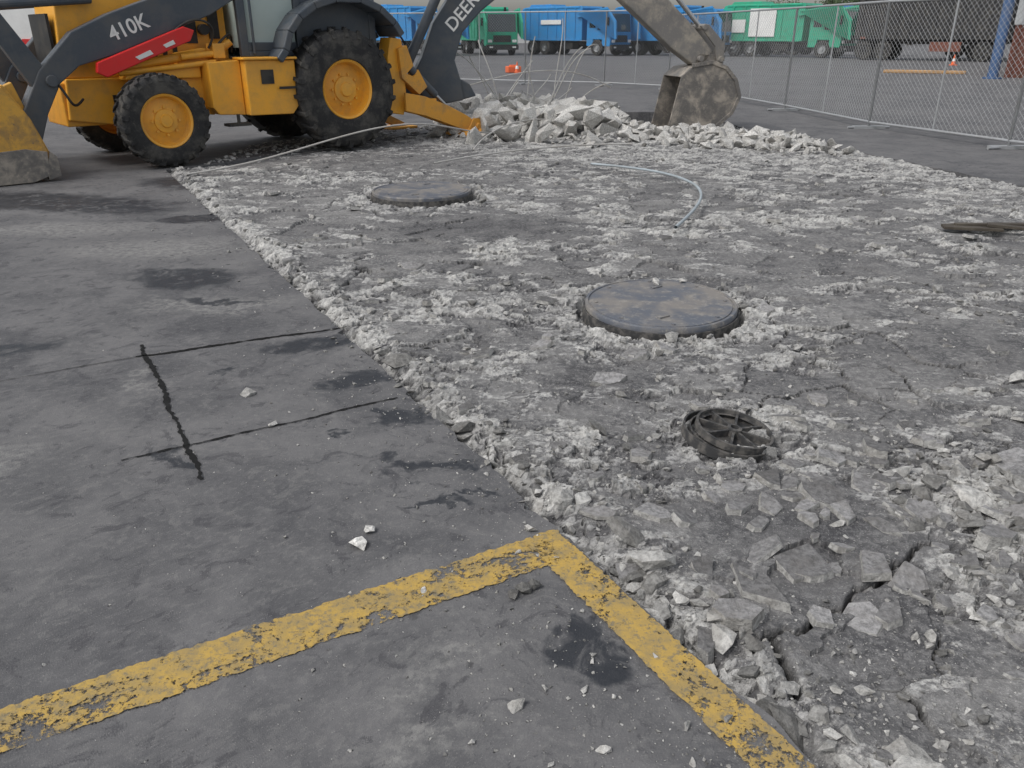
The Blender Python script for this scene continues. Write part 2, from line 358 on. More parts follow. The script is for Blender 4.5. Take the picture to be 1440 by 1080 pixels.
G_=np.clip(.50+.42*(a1-.5)+.75*(a2-.5)*(.3+D)+.6*(a3-.5)*D-.38*SL,0,1)
B_=np.clip(CR*.9+.5*D*(1-ss(0,.007,e2))+pit*.88,0,1)  # blue channel: shade painted into cracks, shard gaps and the pit
ca=np.stack([DR.ravel(),G_.ravel(),B_.ravel(),np.ones(DR.size)],1)[used].astype(np.float32); at.data.foreach_set('color',ca.ravel())

# ------------------------------------------------------------ pavement sheet with jagged opening
ring=[]
for i in range(len(REG)):
    a=Vector(REG[i]);b_=Vector(REG[(i+1)%len(REG)]); L=(b_-a).length; n=max(2,int(L/.035)); nrm=Vector((-(b_-a).y,(b_-a).x)).normalized()
    for k in range(n):
        p=a+(b_-a)*k/n; w=.025*(mn.noise(Vector((p.x*6,p.y*6,0))))+.06*max(0,mn.noise(Vector((p.x*17,p.y*17,5)))-.12)
        p=p+nrm*w if k else p; ring.append((p.x,p.y))
BIG=2500
outer=[(-BIG,-BIG),(BIG,-BIG),(BIG,BIG),(-BIG,BIG)]
allp=[Vector((*p,0)) for p in outer]+[Vector((*p,0)) for p in ring]
tris=tessellate_polygon([[Vector((*p,0)) for p in outer],[Vector((*p,0)) for p in ring]])
vs=[tuple(p) for p in allp]; n0=4; nR=len(ring)
vs+=[(p[0],p[1],-.16 if p[1]<12.8 else -.9) for p in ring]
fs=[tuple(t) for t in tris]
me=bpy.data.meshes.new('pavement'); 
fs+=[(n0+i,n0+(i+1)%nR,n0+nR+(i+1)%nR,n0+nR+i) for i in range(nR)]
me.from_pydata(vs,[],fs); me.materials.append(M_pave)
bm=bmesh.new(); bm.from_mesh(me)
for f in bm.faces:
    f.normal_update()
    if abs(f.normal.z)>.5 and f.normal.z<0: f.normal_flip()
bm.to_mesh(me); bm.free()
o=bpy.data.objects.new('pavement_ground',me); COL.objects.link(o)

# ------------------------------------------------------------ rubble
def rock_variants(n,npts,flat):
    out=[]
    for k in range(n):
        bm=bmesh.new()
        for i in range(npts):
            v=Vector((random.gauss(0,1),random.gauss(0,1),random.gauss(0,1))).normalized()*random.uniform(.75,1.1)
            v.x*=random.uniform(.75,1.15); v.z*=flat
            bm.verts.new(v*.5)
        r=bmesh.ops.convex_hull(bm,input=bm.verts)
        bmesh.ops.delete(bm,geom=[g for g in r['geom_interior'] if isinstance(g,bmesh.types.BMVert)],context='VERTS')
        bm.verts.ensure_lookup_table(); bm.verts.index_update()
        fs=[[v.index for v in f.verts] for f in bm.faces]; 
        out.append((np.array([v.co[:] for v in bm.verts]),np.array([f for f in fs if len(f)==3]))); bm.free()
    return out
VAR_S=rock_variants(24,9,.50); VAR_L=rock_variants(30,14,.52); VAR_B=rock_variants(16,12,.72)
def build_rocks(name,items):
    V=[];Fx=[];T=[];off=0
    for (x,y,z,s,var,tone,tilt) in items:
        vv,ff=var; a=random.uniform(0,6.283); M=np.array((Matrix.Rotation(a,3,'Z')@Matrix.Rotation(random.gauss(0,tilt),3,'X')@Matrix.Rotation(random.gauss(0,tilt),3,'Y')))
        w=(vv*np.array([s*random.uniform(.8,1.35),s*random.uniform(.65,1),s*random.uniform(.7,1.1)]))@M.T+np.array([x,y,z])
        V.append(w);Fx.append(ff+off);off+=len(vv);T.append(np.full(len(ff)*3,tone))
    o=np_mesh(name,np.concatenate(V).astype(np.float32),np.concatenate(Fx),M_rock)
    t=np.concatenate(T); at=o.data.color_attributes.new('tone','FLOAT_COLOR','CORNER')
    at.data.foreach_set('color',np.stack([t,t,t*.99,np.ones(len(t))],1).astype(np.float32).ravel()); return o
items=[]
def scatter(N,y0,y1,s0,s1,dens,pw=2.2,var=VAR_S,left=0.0,lw=.35):
    y=np.exp(rng.uniform(math.log(y0),math.log(y1),N))
    x=rng.uniform(-.62,.85,N)*(y+1.1)
    D=damage(x,y); e=edge_d(x,y); ins=inside(x,y,REG)&~((x>1.5)&(y>12.4))
    for cx,cy,R in COV: ins&=~(np.hypot(x-cx,y-cy)<R*1.02)
    out=~inside(x,y,REG)
    p=np.where(ins,dens(D,e,x,y)*(1-.70*slabs(x,y)),np.where(out,left*np.exp(-np.abs(e)/lw),0))
    k=rng.uniform(0,1,N)<p; x=x[k];y=y[k]; z=np.where(ins[k],height(x,y),0.0)
    sz=s0*(1-rng.uniform(0,1,len(x))*(1-(s0/s1)**pw))**(-1/pw)
    for i in range(len(x)):
        t=random.choice([1.1,1,1.2,.95,.8,.6,.45])
        items.append((x[i],y[i],z[i]+sz[i]*.12,sz[i],random.choice(var),t*random.uniform(.85,1.12),.35))
scatter(32000,1.05,3.6,.004,.013,lambda D,e,x,y:.24+.70*D,left=.6)
scatter(36000,1.05,9,.010,.032,lambda D,e,x,y:.12+.62*D,left=.22,lw=.22)
scatter(16000,1.05,12,.025,.060,lambda D,e,x,y:np.clip(.03+.50*D**2,0,1),var=VAR_L,left=.05,lw=.12)
strip_=lambda D,e,x,y:np.clip(.9*np.exp(-((e-.07)/.08)**2)+.8*np.exp(-(((x-1.6)/.33)**2+((y-2.2)/.5)**2)**2)+.13*D**2+.3*ss(9.5,12,y),0,1)
scatter(4800,1.05,12.6,.045,.11,strip_,1.8,VAR_L)
cl=lambda D,e,x,y:np.clip(.75*np.exp(-(((x-1.65)/.30)**2+((y-2.35)/.45)**2)**2)+.20*np.exp(-((e-.08)/.06)**2)+.3*sum(np.exp(-((np.hypot(x-c[0],y-c[1])-c[2]*1.2)/.1)**2) for c in COV[:2]),0,1)
scatter(1200,1.05,9,.08,.17,cl,2.,VAR_L)
for i in range(1100):
    x=random.uniform(-3.6,-.6); y=9.2+(x+3.6)*1.2+random.uniform(-.3,2.2); s=random.choice([.02,.03,.03,.05,.08])*random.uniform(.7,1.2)
    if not inside(np.array([x]),np.array([y]),REG)[0]: items.append((x,y,s*.15,s,random.choice(VAR_L),random.uniform(.8,1.2),.2))
build_rocks('concrete_rubble',items)
items=[]
for i in range(2000):
    s=random.random(); x=-1.0+5.1*s+random.gauss(0,.15); yc=13.3-2.2*s**1.5; y=yc+random.gauss(0,.55 if x<1.4 else .30)
    if x>1.5 and y>12.45-.1*(x-2.5): continue
    sz=min(.44 if x<1.6 else .24,.07*(1-random.random())**(-.62)); 
    z=float(height(np.array([x]),np.array([y]))[0]); items.append((x,y,z+sz*random.uniform(.1,.32),sz,random.choice(VAR_L),random.uniform(1.0,1.45),.6))
for (x,y,s) in [(-.30,13.0,.66),(.30,12.75,.58),(.92,12.45,.78),(.62,12.9,.58),(.1,13.5,.7),(-.60,13.6,.64),(.6,13.5,.7),(1.05,13.1,.66),(-.1,12.5,.46),(1.15,12.0,.44),(.25,12.3,.42),(.75,12.1,.40),(-.45,12.6,.44),(1.62,11.9,.36),(2.75,11.7,.30),(3.3,11.4,.36),(3.7,11.2,.30),(.85,13.4,.66),(-.85,13.2,.46),(.35,13.2,.66),(1.42,12.35,.52),(1.45,12.9,.56),(1.35,13.5,.6),(2.1,11.9,.3),(.0,13.1,.6),(1.75,12.2,.36),(1.2,12.6,.5)]:
    items.append((x,y,.28 if x<1.5 else .09,s,random.choice(VAR_B),1.5,.5))
build_rocks('rubble_pile',items)
items=[(-.456,1.984,.012,.065,VAR_L[3],1.8,.1),(-.44,2.06,.012,.04,VAR_L[5],1.5,.1),(.03,1.77,.012,.06,VAR_L[8],.36,.1),(.06,1.79,.012,.05,VAR_L[9],.36,.1),(.0,1.75,.01,.04,VAR_L[9],.4,.1),(-1.12,3.08,.004,.09,VAR_L[2],.8,.05),(-.93,2.78,.01,.04,VAR_L[4],1.3,.1)]
build_rocks('loose_concrete_pieces',items)
sl=MB(); PL=[(1.80,2.50,.26,.055,1),(1.62,2.15,.15,.06,1),(1.45,2.0,.13,.05,1),(1.33,2.58,.12,.06,1),(1.72,1.95,.18,.06,1),(.68,1.80,.2,.035,.3),(.58,1.66,.14,.04,.4),(.50,1.60,.10,.04,.6),(.85,1.92,.17,.03,.3),(1.02,2.26,.2,.035,.3)]
tries=0
while len(PL)<300 and tries<9000:
    tries+=1; y=math.exp(random.uniform(math.log(1.2),math.log(9))); x=random.uniform(-.45,.72)*(y+1.1)
    ax_=np.array([x]);ay_=np.array([y])
    if not inside(ax_,ay_,REG)[0] or edge_d(x,y)<.07: continue
    if any(math.hypot(x-c[0],y-c[1])<c[2]*1.15+.08 for c in COV): continue
    d_=float(damage(ax_,ay_)[0]); near=math.exp(-(((x-1.4)/.7)**2+((y-2.1)/.9)**2))+sum(math.exp(-((math.hypot(x-c[0],y-c[1])-c[2]*1.35)/.16)**2) for c in COV)
    if random.random()<.10+.25*d_+.6*near-(.25 if y<1.6 else 0): PL.append((x,y,random.choice([.05,.07,.09,.13])*random.uniform(.8,1.25)*(1 if y<5 else 1.3),random.uniform(.012,.03),random.uniform(.5,1.2)))
for (x,y,w,h_,tl) in PL:
    R=(Matrix.Rotation(random.uniform(0,6.28),3,'Z')@Matrix.Rotation(rad(random.gauss(0,9)*tl),3,'X')@Matrix.Rotation(rad(random.gauss(0,9)*tl),3,'Y'))
    n=random.choice([4,5,5,6]); t0=0; pts=[]; angs=sorted((i+random.uniform(-.33,.33))*2*math.pi/n for i in range(n)); asp=random.uniform(.5,.9)
    for t in angs: r=random.uniform(.7,1.2); pts.append((math.cos(t)*r*w/2,math.sin(t)*r*w/2*asp))
    zz=float(height(np.array([x]),np.array([y]))[0])+h_*.2
    vsn=[R@Vector((p[0],p[1],h_/2+random.uniform(-.003,.003)))+Vector((x,y,zz)) for p in pts]+[R@Vector((p[0]*1.1,p[1]*1.1,-h_/2))+Vector((x,y,zz)) for p in pts]
    sl.add(vsn,[tuple(range(n)),tuple(range(2*n-1,n-1,-1))]+[(i,i+n,(i+1)%n+n,(i+1)%n) for i in range(n)],0)
o=sl.obj('concrete_slab_fragments',[M_rock])
at=o.data.color_attributes.new('tone','FLOAT_COLOR','CORNER'); 
tv=[]
for p in o.data.polygons:
    hv=.34+.0045*(hash((round(p.center.x*7),round(p.center.y*7)))%100)
    tv+=[(hv,hv,hv*1.03,1) if p.normal.z>.82 else (.90,.90,.89,1)]*p.loop_total
at.data.foreach_set('color',np.array(tv,dtype=np.float32).ravel())

# ------------------------------------------------------------ painted lines and saw cuts
def strip(name,a,b_,w,z,mat,jag=.004,seg=.02,bend=0,fr=1.):
    a=Vector(a);b_=Vector(b_);L=(b_-a).length;n=max(2,int(L/seg));d=(b_-a)/L;nr=Vector((-d.y,d.x));vs=[];fs=[]
    for i in range(n+1):
        p=a+d*L*i/n+nr*bend*mn.noise(Vector((i*.03,a.x*3,2)))
        for sgn in(-1,1):
            ww=w/2+jag*(mn.noise(Vector((i*.6*fr,sgn*5,a.x)))+mn.noise(Vector((i*.11*fr,sgn*9,a.y))))*1.3
            qq=p+nr*sgn*max(.0008,ww); vs.append((qq.x,qq.y,z))
        if i: fs.append((2*i-2,2*i,2*i+1,2*i-1))
    me=bpy.data.meshes.new(name); me.from_pydata(vs,[],fs); me.materials.append(mat)
    o=bpy.data.objects.new(name,me); COL.objects.link(o); return o
ln=empty('yellow_parking_line')
d1=Vector((1.23,.68)).normalized(); n1=Vector((-d1.y,d1.x)); P1=Vector((.13,2.065))-n1*.072
o=strip('stripe_long',P1-d1*4.0,P1,.146,.004,M_line,.006,.006,fr=.7); o.parent=ln
d2=Vector((.567,-1)).normalized()
P2=Vector((.545,1.22))
o=strip('stripe_side',P2-d2*.93,P2+d2*1.6,.118,.008,M_line,.006,.006,fr=.7); o.parent=ln
m,nt,b=new_mat('sawcut_dark'); P=ncoord(nt); c=nmix(nt,nnoise(nt,P,30,4),(.008,.008,.008),(.03,.03,.03)); lk(nt,c,b.inputs['Base Color']); b.inputs['Roughness'].default_value=.95; b.inputs['Specular IOR Level'].default_value=.1; M_cut=m
cut=empty('saw_cut_joint')
for i,(a,b2,w,j) in enumerate([((-1.78,3.50),(-.86,3.92),.015,.007),((-3.2,2.62),(-1.78,3.50),.0045,.003),((-1.82,3.66),(-1.06,2.37),.017,.008),((-1.40,2.50),(-.48,3.04),.007,.005),((-.9,3.9),(-.72,3.99),.006,.004)]):
    o=strip('cut_%d'%i,a,b2,w,.004,M_cut,j,.008,.012,.5); o.parent=cut

# ------------------------------------------------------------ manhole covers
def cover(name,loc,R,z,tilt=(0,0)):
    e=empty(name,(loc[0],loc[1],z)); e.rotation_euler=(rad(tilt[0]),rad(tilt[1]),.6)
    mb=MB(); mb.lathez([(0,.0),(R*.93,.0),(R*.935,-.006),(R*.955,-.006),(R*.96,0),(R*.99,0),(R,-.006),(R,-.030),(R*.97,-.035)],(0,0,0),72)
    for i in range(8):
        t=i*math.pi/4+.2; mb.cyl((R*.86*math.cos(t),R*.86*math.sin(t),-.002),(R*.86*math.cos(t),R*.86*math.sin(t),.005),.012,n=6)
    for t in(.9,4.0): mb.box((R*.6*math.cos(t),R*.6*math.sin(t),.003),(.07,.025,.008))
    mb.obj('lid',[M_iron],e,smooth=True)
    f=MB(); f.lathez([(R*1.025,-.05),(R*1.025,-.030),(R*1.005,-.030),(R*1.0,-.06),(R*.9,-.15)],(0,0,0),72); f.lathez([(R*1.025,-.03),(R*1.03,-.10)],(0,0,0),72)
    f.obj('frame',[M_rust],e,smooth=True); return e
cover('manhole_cover',(.82,4.21),.415,.048,(1.0,-1.0)); cover('manhole_cover',(-.86,7.70),.47,.045,(0,0))
build_rocks('concrete_chip_on_cover',[(.84,4.50,.075,.07,VAR_L[11],1.4,.2),(1.0,4.55,.07,.05,VAR_L[12],1.3,.2)])
e=empty('small_manhole_lid',(.845,2.70,.030)); e.rotation_euler=(rad(6),rad(8),.3)
mb=MB(); R=.148
mb.lathez([(0,-.03),(R*.96,-.03),(R,-.025),(R,.004),(R*.94,.004),(R*.93,-.012),(R*.86,-.014)],(0,0,0),56)
mb.lathez([(.028,-.03),(.028,.004),(.016,.006),(.014,-.03)],(0,0,0),24)
for i in range(8):
    t=i*math.pi/4+.15; mb.box((.5*R*1.08*math.cos(t),.5*R*1.08*math.sin(t),-.016),(R*.84,.009,.028),0,Matrix.Rotation(t,3,'Z'))
mb.obj('ribbed_lid',[M_rust],e,smooth=True)
mb=MB(); mb.lathez([(R*1.15,-.06),(R*1.15,-.022),(R*1.10,-.022),(R*1.09,-.05)],(-.018,0.01,0),56); mb.lathez([(R*1.06,-.06),(R*1.06,-.026),(R*1.02,-.026),(R*1.02,-.06)],(-.008,.005,0),56)
mb.obj('frame_ring',[M_rust],e,smooth=True)

# ------------------------------------------------------------ backhoe loader
TR=empty('backhoe_loader',(-2.839,11.655,0),math.atan2(.6646,.7474))
def wheel(name,x,y,R,W,rimR,nl,side,parent):
    mb=MB(); h_=W/2; c=(x,y,R)
    prof=[(rimR,-h_*.80),(rimR*1.06,-h_*.95),(R*.80,-h_*1.02),(R*.90,-h_*.95),(R*.945,-h_*.80),(R*.955,0),(R*.945,h_*.80),(R*.90,h_*.95),(R*.80,h_*1.02),(rimR*1.06,h_*.95),(rimR,h_*.80)]
    mb.lathe(prof,c,60,0)
    for i in range(nl):
        for s_ in(-1,1):
            t=2*math.pi*(i+(.5 if s_>0 else 0))/nl
            pts=[(0.02*s_,0.0),(h_*.55*s_,.10),(h_*1.0*s_,.16)]
            for k in range(2):
                (ya,ta),(yb,tb)=pts[k],pts[k+1]; wd=.055/R*.75
                q=[]
                rbot=R*.90
                for (yy,tt,rt) in((ya,ta,R),(yb,tb,R if k==0 else R*.965)):
                    tt=tt*.5/R
                    for r_,dw in((rbot,wd*1.25),(rt,wd)):
                        for g in(-1,1):
                            aa=t+tt+g*dw/2; q.append((x+r_*math.cos(aa),y+yy,R+r_*math.sin(aa)))
                mb.add(q,[(0,1,3,2),(4,6,7,5),(0,4,5,1),(2,3,7,6),(0,2,6,4),(1,5,7,3)],0)
            aa=t+.16*.5/R; q=[]
            for r_,yy in((R*.97,h_*.93*s_),(R*.84,h_*1.06*s_),(R*.84,h_*.9*s_),(R*.95,h_*.7*s_)):
                for g in(-1,1): a2_=aa+g*.03/R; q.append((x+r_*math.cos(a2_),y+yy,R+r_*math.sin(a2_)))
            mb.add(q,[(0,1,3,2),(2,3,5,4),(4,5,7,6),(6,7,1,0),(0,2,4,6),(1,7,5,3)],0)
    mb.obj(name+'_tire',[M_tire],parent,smooth=True)
    rm_=MB(); s_=side
    rm_.lathe([(rimR*1.04,h_*.84*s_),(rimR*1.0,h_*.90*s_),(rimR*.93,h_*.82*s_),(rimR*.90,h_*.45*s_),(rimR*.86,h_*.36*s_),(rimR*.60,h_*.42*s_),(rimR*.52,h_*.50*s_),(rimR*.46,h_*.52*s_),(rimR*.44,h_*.62*s_),(rimR*.26,h_*.66*s_),(rimR*.22,h_*.78*s_),(0,h_*.80*s_)],c,48,0)
    rm_.lathe([(rimR*1.0,-h_*.85*s_),(rimR*.9,-h_*.4*s_),(rimR*.88,h_*.4*s_)],c,40,0)
    for i in range(8 if R<.6 else 10):
        t=2*math.pi*i/(8 if R<.6 else 10); rr=rimR*.53
        rm_.cyl((x+rr*math.cos(t),y+h_*.46*s_,R+rr*math.sin(t)),(x+rr*math.cos(t),y+h_*.62*s_,R+rr*math.sin(t)),.016,n=6,mi=0)
    rm_.obj(name+'_rim',[M_yel],parent,smooth=True)
for nm,s_ in(('near',-1),('far',1)):
    wheel('front_wheel_'+nm,-2.29,s_*.90,.505,.32,.285,22,s_,TR)
    wheel('rear_wheel_'+nm,.06,s_*.82,.745,.47,.355,22,s_,TR)
b=MB()
b.box((-1.0,0,.72),(4.1,.72,.34),0); b.box((-2.95,0,.68),(.42,.80,.46),0); b.cyl((-2.29,-.78,.5),(-2.29,.78,.5),.11,mi=0); b.cyl((.06,-.7,.735),(.06,.7,.735),.17,mi=0)
b.prism([(-3.14,.52),(-2.60,.44),(-2.45,.62),(-2.45,.95),(-3.10,.95)],-.46,.46,0)
b.prism([(-3.12,.95),(-1.2,.95),(-1.2,1.98),(-2.6,1.90),(-3.05,1.72)],-.41,.41,0)
b.prism([(-1.9,.55),(-1.55,.5),(-1.55,1.25),(-1.9,1.2)],-.60,-.415,0)
b.prism([(-2.55,.93),(-1.68,.93),(-1.68,1.10),(-2.5,1.02)],-.66,-.415,0)
b.obj('chassis_and_hood',[M_yel],TR,.015)
b=MB()
for k in range(6): b.box((-2.45+.12*k,-.415,1.30),(.05,.012,.28),0)
b.box((-1.72,-.42,1.42),(.30,.02,.24)); b.box((-3.13,0,1.3),(.03,.7,.6)); b.box((-1.45,-.5,.95),(.20,.10,.22)); b.cyl((-1.5,-.42,1.45),(-1.5,-.50,1.45),.06)
b.cyl((-2.2,.2,1.9),(-2.2,.2,2.5),.04); b.box((-1.36,-.43,1.6),(.12,.03,.5)); b.box((-2.6,-.47,.70),(.10,.03,.14))
b.obj('grilles_and_exhaust',[M_blk],TR)
for s_,nm in((-1,'near'),(1,'far')):
    b=MB(); f=lambda a,c:(min(s_*a,s_*c),max(s_*a,s_*c))
    b.prism([(-1.66,.60),(-1.60,.52),(-1.27,.50),(-1.27,1.12),(-1.66,1.10)],*f(.38,.84),0)
    b.prism([(-1.265,.50),(-.70,.49),(-.62,.58),(-.62,1.11),(-1.265,1.12)],*f(.38,.96),0)
    b.box((-.95,s_*.85,1.135),(.70,.30,.03),0)
    b.obj('side_tank_'+nm,[M_yel],TR,.012)
    b=MB(); arc=[(-.80,1.08),(-.70,1.20),(-.62,1.40),(-.48,1.56),(-.28,1.68),(0,1.76),(.35,1.76),(.62,1.66),(.82,1.50),(.92,1.36)]
    b.shell(arc,*f(.50,1.02),.09,0); b.prism(arc[::-1]+[(-.55,1.2),(.7,1.3)],*f(.48,.52),0)
    b.obj('fender_'+nm,[M_dark],TR,.015)
    b=MB(); arm=[(-3.80,.26),(-3.56,.24),(-3.40,.62),(-3.22,.92),(-3.00,1.09),(-2.66,1.18),(-1.50,1.60),(-1.02,1.86),(-1.05,2.06),(-1.6,1.95),(-2.62,1.60),(-3.02,1.42),(-3.40,1.05),(-3.66,.60)]
    b.prism(arm,*f(.55,.72),0); b.obj('loader_arm_'+nm,[M_dark],TR,.012)
    b=MB(); 
    b.prism([(-3.85,1.62),(-3.72,1.76),(-3.36,1.12),(-3.30,.86),(-3.46,.84)],*f(.575,.70),0); b.cyl((-3.3,s_*.50,.95),(-3.3,s_*.76,.95),.06); b.cyl((-3.66,s_*.5,.36),(-3.66,s_*.78,.36),.06,mi=0)
    b.cyl((-3.78,s_*.64,1.66),(-2.7,s_*.48,1.75),.05)
    b.obj('loader_linkage_'+nm,[M_dark],TR,.008)
    b=MB(); b.prism([(-2.86,1.02),(-2.76,.97),(-1.80,1.33),(-1.74,1.44),(-1.86,1.48),(-2.84,1.12)],*f(.73,.80),0); b.obj('red_cylinder_cover_'+nm,[M_red],TR,.01)
    b=MB(); b.prism([(-2.44,1.17),(-2.40,1.14),(-2.24,1.20),(-2.27,1.24)],*f(.801,.806),0); b.prism([(-2.12,1.29),(-2.09,1.26),(-1.98,1.30),(-2.0,1.34)],*f(.801,.806),0); b.obj('label_'+nm,[M_white],TR)
    b=MB(); b.cyl((-2.75,s_*.60,1.03),(-1.7,s_*.60,1.18),.05,mi=0); b.cyl((-1.9,s_*.68,1.16),(-1.5,s_*.68,1.19),.035,mi=0); b.box((-1.45,s_*.62,1.22),(.14,.2,.16))
    b.cyl((-1.6,s_*.45,1.05),(-1.25,s_*.62,1.32),.04); b.cyl((-2.6,s_*.66,1.0),(-1.5,s_*.70,1.10),.03,mi=0); b.obj('lift_cylinder_'+nm,[M_yel],TR,.006)
    b=MB(); b.prism([(.84,.40),(1.06,.36),(1.12,.60),(1.08,1.34),(.90,1.36),(.84,1.1)],*f(.55,.80),0)
    b.obj('stabilizer_frame_'+nm,[M_yel],TR,.012)
    if s_<0:
        b=MB()
        for yy in(-.92,-.72):
            b.prism([(1.02,.66),(1.02,.42),(1.35,.34),(2.05,.10),(2.36,.02),(2.42,.10),(2.10,.30),(1.75,.46),(1.35,.60)],yy,yy+.04,0)
        b.prism([(1.1,.55),(1.1,.48),(2.2,.12),(2.2,.18)],-.88,-.72,0)
        b.box((1.5,-.80,.53),(.12,.2,.06),0); b.prism([(.98,1.22),(1.12,1.26),(1.22,1.0),(1.10,.90),(1.22,.86),(1.30,.95),(1.44,.72),(1.30,.62),(1.02,.85)],-.86,-.68,0)
        b.box((2.40,-.80,.030),(.86,.50,.035),0); b.prism([(2.05,.03),(2.62,.03),(2.48,.22),(2.2,.26)],-.95,-.92,0); b.prism([(2.05,.03),(2.62,.03),(2.48,.22),(2.2,.26)],-.72,-.69,0)
        for k in range(4): b.prism([(2.02+.21*k,0.045),(2.12+.21*k,.045),(2.07+.21*k,.12)],-1.05,-.60,0)
        b.cyl((2.28,-.99,.14),(2.28,-.65,.14),.05,mi=0)
        b.obj('stabilizer_leg_near',[M_yeld],TR,.006)
        b=MB(); b.cyl((1.05,-.79,1.1),(1.62,-.79,.60),.055,mi=0); b.cyl((1.62,-.79,.60),(2.0,-.79,.28),.03,mi=1); b.obj('stabilizer_cylinder_near',[M_dark,M_steel],TR,smooth=True)
    else:
        b=MB(); b.prism([(1.0,.60),(1.0,.42),(1.9,.05),(2.1,.08)],.7,.85,0); b.box((2.0,.78,.02),(.5,.42,.035)); b.obj('stabilizer_leg_far',[M_yeld],TR,.006)
text('model_lettering','410K',(-2.62,-.724,1.325),(rad(90),rad(-20),0),.21,M_white,TR)
b=MB(); prof=[(-3.84,.95),(-3.66,.62),(-3.56,.30),(-3.60,.08),(-3.75,.01),(-4.75,.0)]
b.shell(prof[::-1],-1.12,1.12,.025,0)
side_=[(-3.86,.93),(-3.67,.62),(-3.58,.30),(-3.62,.09),(-3.76,.025),(-4.72,.02),(-4.5,.25)]
b.prism(side_,-1.145,-1.121,0); b.prism(side_,1.121,1.145,0); b.box((-4.76,0,.012),(.16,2.3,.024),1)
b.prism([(-3.60,.06),(-3.585,.30),(-3.78,.34),(-4.6,.30),(-4.72,.01),(-3.76,.01)],-1.155,-1.146,1)
b.obj('front_bucket',[M_lbk,M_bkt],TR,.005)
b=MB(); b.prism([(-3.62,.02),(-3.50,.05),(-3.50,.24),(-3.56,.30),(-3.62,.1)],-1.15,-1.02,0); b.obj('bucket_wear_plate',[M_bkt],TR)
for yy in(-.6,.6):
    b=MB(); b.prism([(-3.60,.25),(-3.50,.35),(-3.66,.95),(-3.78,.90)],yy-.05,yy+.05,0); b.obj('bucket_bracket',[M_lbk],TR,.01)
b=MB()
for x0,x1 in((-1.18,-1.08),(-.44,-.36),(.62,.72)):
    for yy in(-.74,.66): b.prism([(x0,1.15),(x1,1.15),(x1,2.75),(x0,2.75)],yy,yy+.08,0)
b.box((-.25,0,2.80),(2.05,1.60,.14),0); b.box((-.77,-.71,1.26),(.64,.06,.10),0); b.box((-.77,-.71,1.18),(.64,.08,.06),0); b.box((-.25,0,1.05),(1.9,1.3,.2),0)
b.box((-1.03,-.765,1.55),(.03,.03,.75),0); b.box((.13,-.70,1.5),(1.0,.05,.6),0)
b.obj('cab_frame',[M_dark],TR,.01)
b=MB(); b.box((-.76,-.70,1.98),(.62,.012,1.36),0); b.box((.13,-.705,2.28),(.96,.012,.86),0); b.box((-1.13,0,1.95),(.012,1.3,1.4),0); b.box((-.76,.70,1.98),(.62,.012,1.36),0); b.box((.67,0,2.2),(.012,1.3,1.0),0)
b.obj('cab_glass',[M_cglass],TR)
b=MB(); b.box((-.2,0,1.45),(.5,.5,.14),0); b.box((.05,0,1.8),(.12,.5,.6),0); b.cyl((-.9,0,1.2),(-.65,0,1.75),.04); b.obj('seat',[M_blk],TR,.03)
b=MB(); b.box((-.62,-.99,.8),(.5,.012,.03)); b.box((-1.4,-.86,.4),(.28,.16,.03)); b.box((-1.4,-.9,.46),(.03,.03,.12)); b.box((-1.0,-.968,.93),(.16,.008,.16)); b.obj('step',[M_blk],TR)
tube('hydraulic_hoses',[[(-1.55,-.66,1.25),(-1.45,-.78,1.45),(-1.65,-.80,1.62),(-1.9,-.76,1.5),(-2.1,-.74,1.3)],[(-1.5,-.6,1.2),(-1.3,-.7,1.42),(-1.2,-.6,1.5),(-1.2,-.5,1.2)],[(-3.3,-.66,1.0),(-3.15,-.8,.8),(-3.2,-.78,.6),(-3.0,-.6,.75)],[(1.0,-.5,1.3),(1.25,-.45,1.5),(1.45,-.4,1.2),(1.3,-.3,.7)],[(1.0,-.3,1.4),(1.3,-.3,1.6),(1.6,-.35,1.3),(1.5,-.3,.8)]],.014,M_blk,TR)
RZ=rad(12.03)-math.atan2(.6646,.7474); BT=Matrix.Translation((1.35,0,0))@Matrix.Rotation(RZ,4,'Z')
b=MB(); b.box((1.18,0,.85),(.28,.9,.9),0); b.cyl((1.35,0,.45),(1.35,0,1.2),.16,mi=0); b.obj('swing_frame',[M_dark],TR,.015)
b=MB(); b.T=BT
b.prism([(.02,.40),(.45,.42),(.90,.46),(1.10,.50),(1.06,.78),(.98,1.05),(1.10,1.42),(1.38,1.70),(1.85,2.05),(2.35,2.55),(2.75,3.05),(2.55,3.25),(2.2,3.15),(1.35,2.42),(.95,1.92),(.68,1.55),(.50,1.10),(.30,.75),(0,.72)],-.17,.17,0)
b.prism([(1.02,.48),(1.3,.55),(1.2,.72),(1.05,.8)],-.12,.12,0)
b.obj('boom',[M_dark],TR,.02)
b=MB(); b.T=BT; b.cyl((.25,-.22,.95),(.95,-.22,2.3),.07,mi=0); b.cyl((.95,-.22,2.3),(1.3,-.22,3.0),.035,mi=1); b.cyl((1.45,0,2.75),(2.6,0,3.45),.07,mi=0)
b.cyl((.55,-.21,.62),(.55,.21,.62),.075,mi=0); b.cyl((2.6,-.25,3.1),(2.6,.25,3.1),.09,mi=0); b.obj('boom_cylinder',[M_dark,M_steel],TR,smooth=True)
b=MB(); b.T=BT
b.prism([(2.1,3.25),(2.35,3.5),(2.75,3.25),(3.95,2.14),(4.66,1.54),(5.06,1.16),(4.96,1.0),(4.74,.96),(4.36,1.20),(3.42,1.94),(2.4,2.95)],-.13,.13,0); b.obj('dipper_stick',[M_dip],TR,.02)
b=MB(); b.T=BT; b.cyl((3.2,0,2.95),(4.35,0,2.0),.065,mi=0); b.cyl((4.35,0,2.0),(4.86,0,1.5),.035,mi=1)
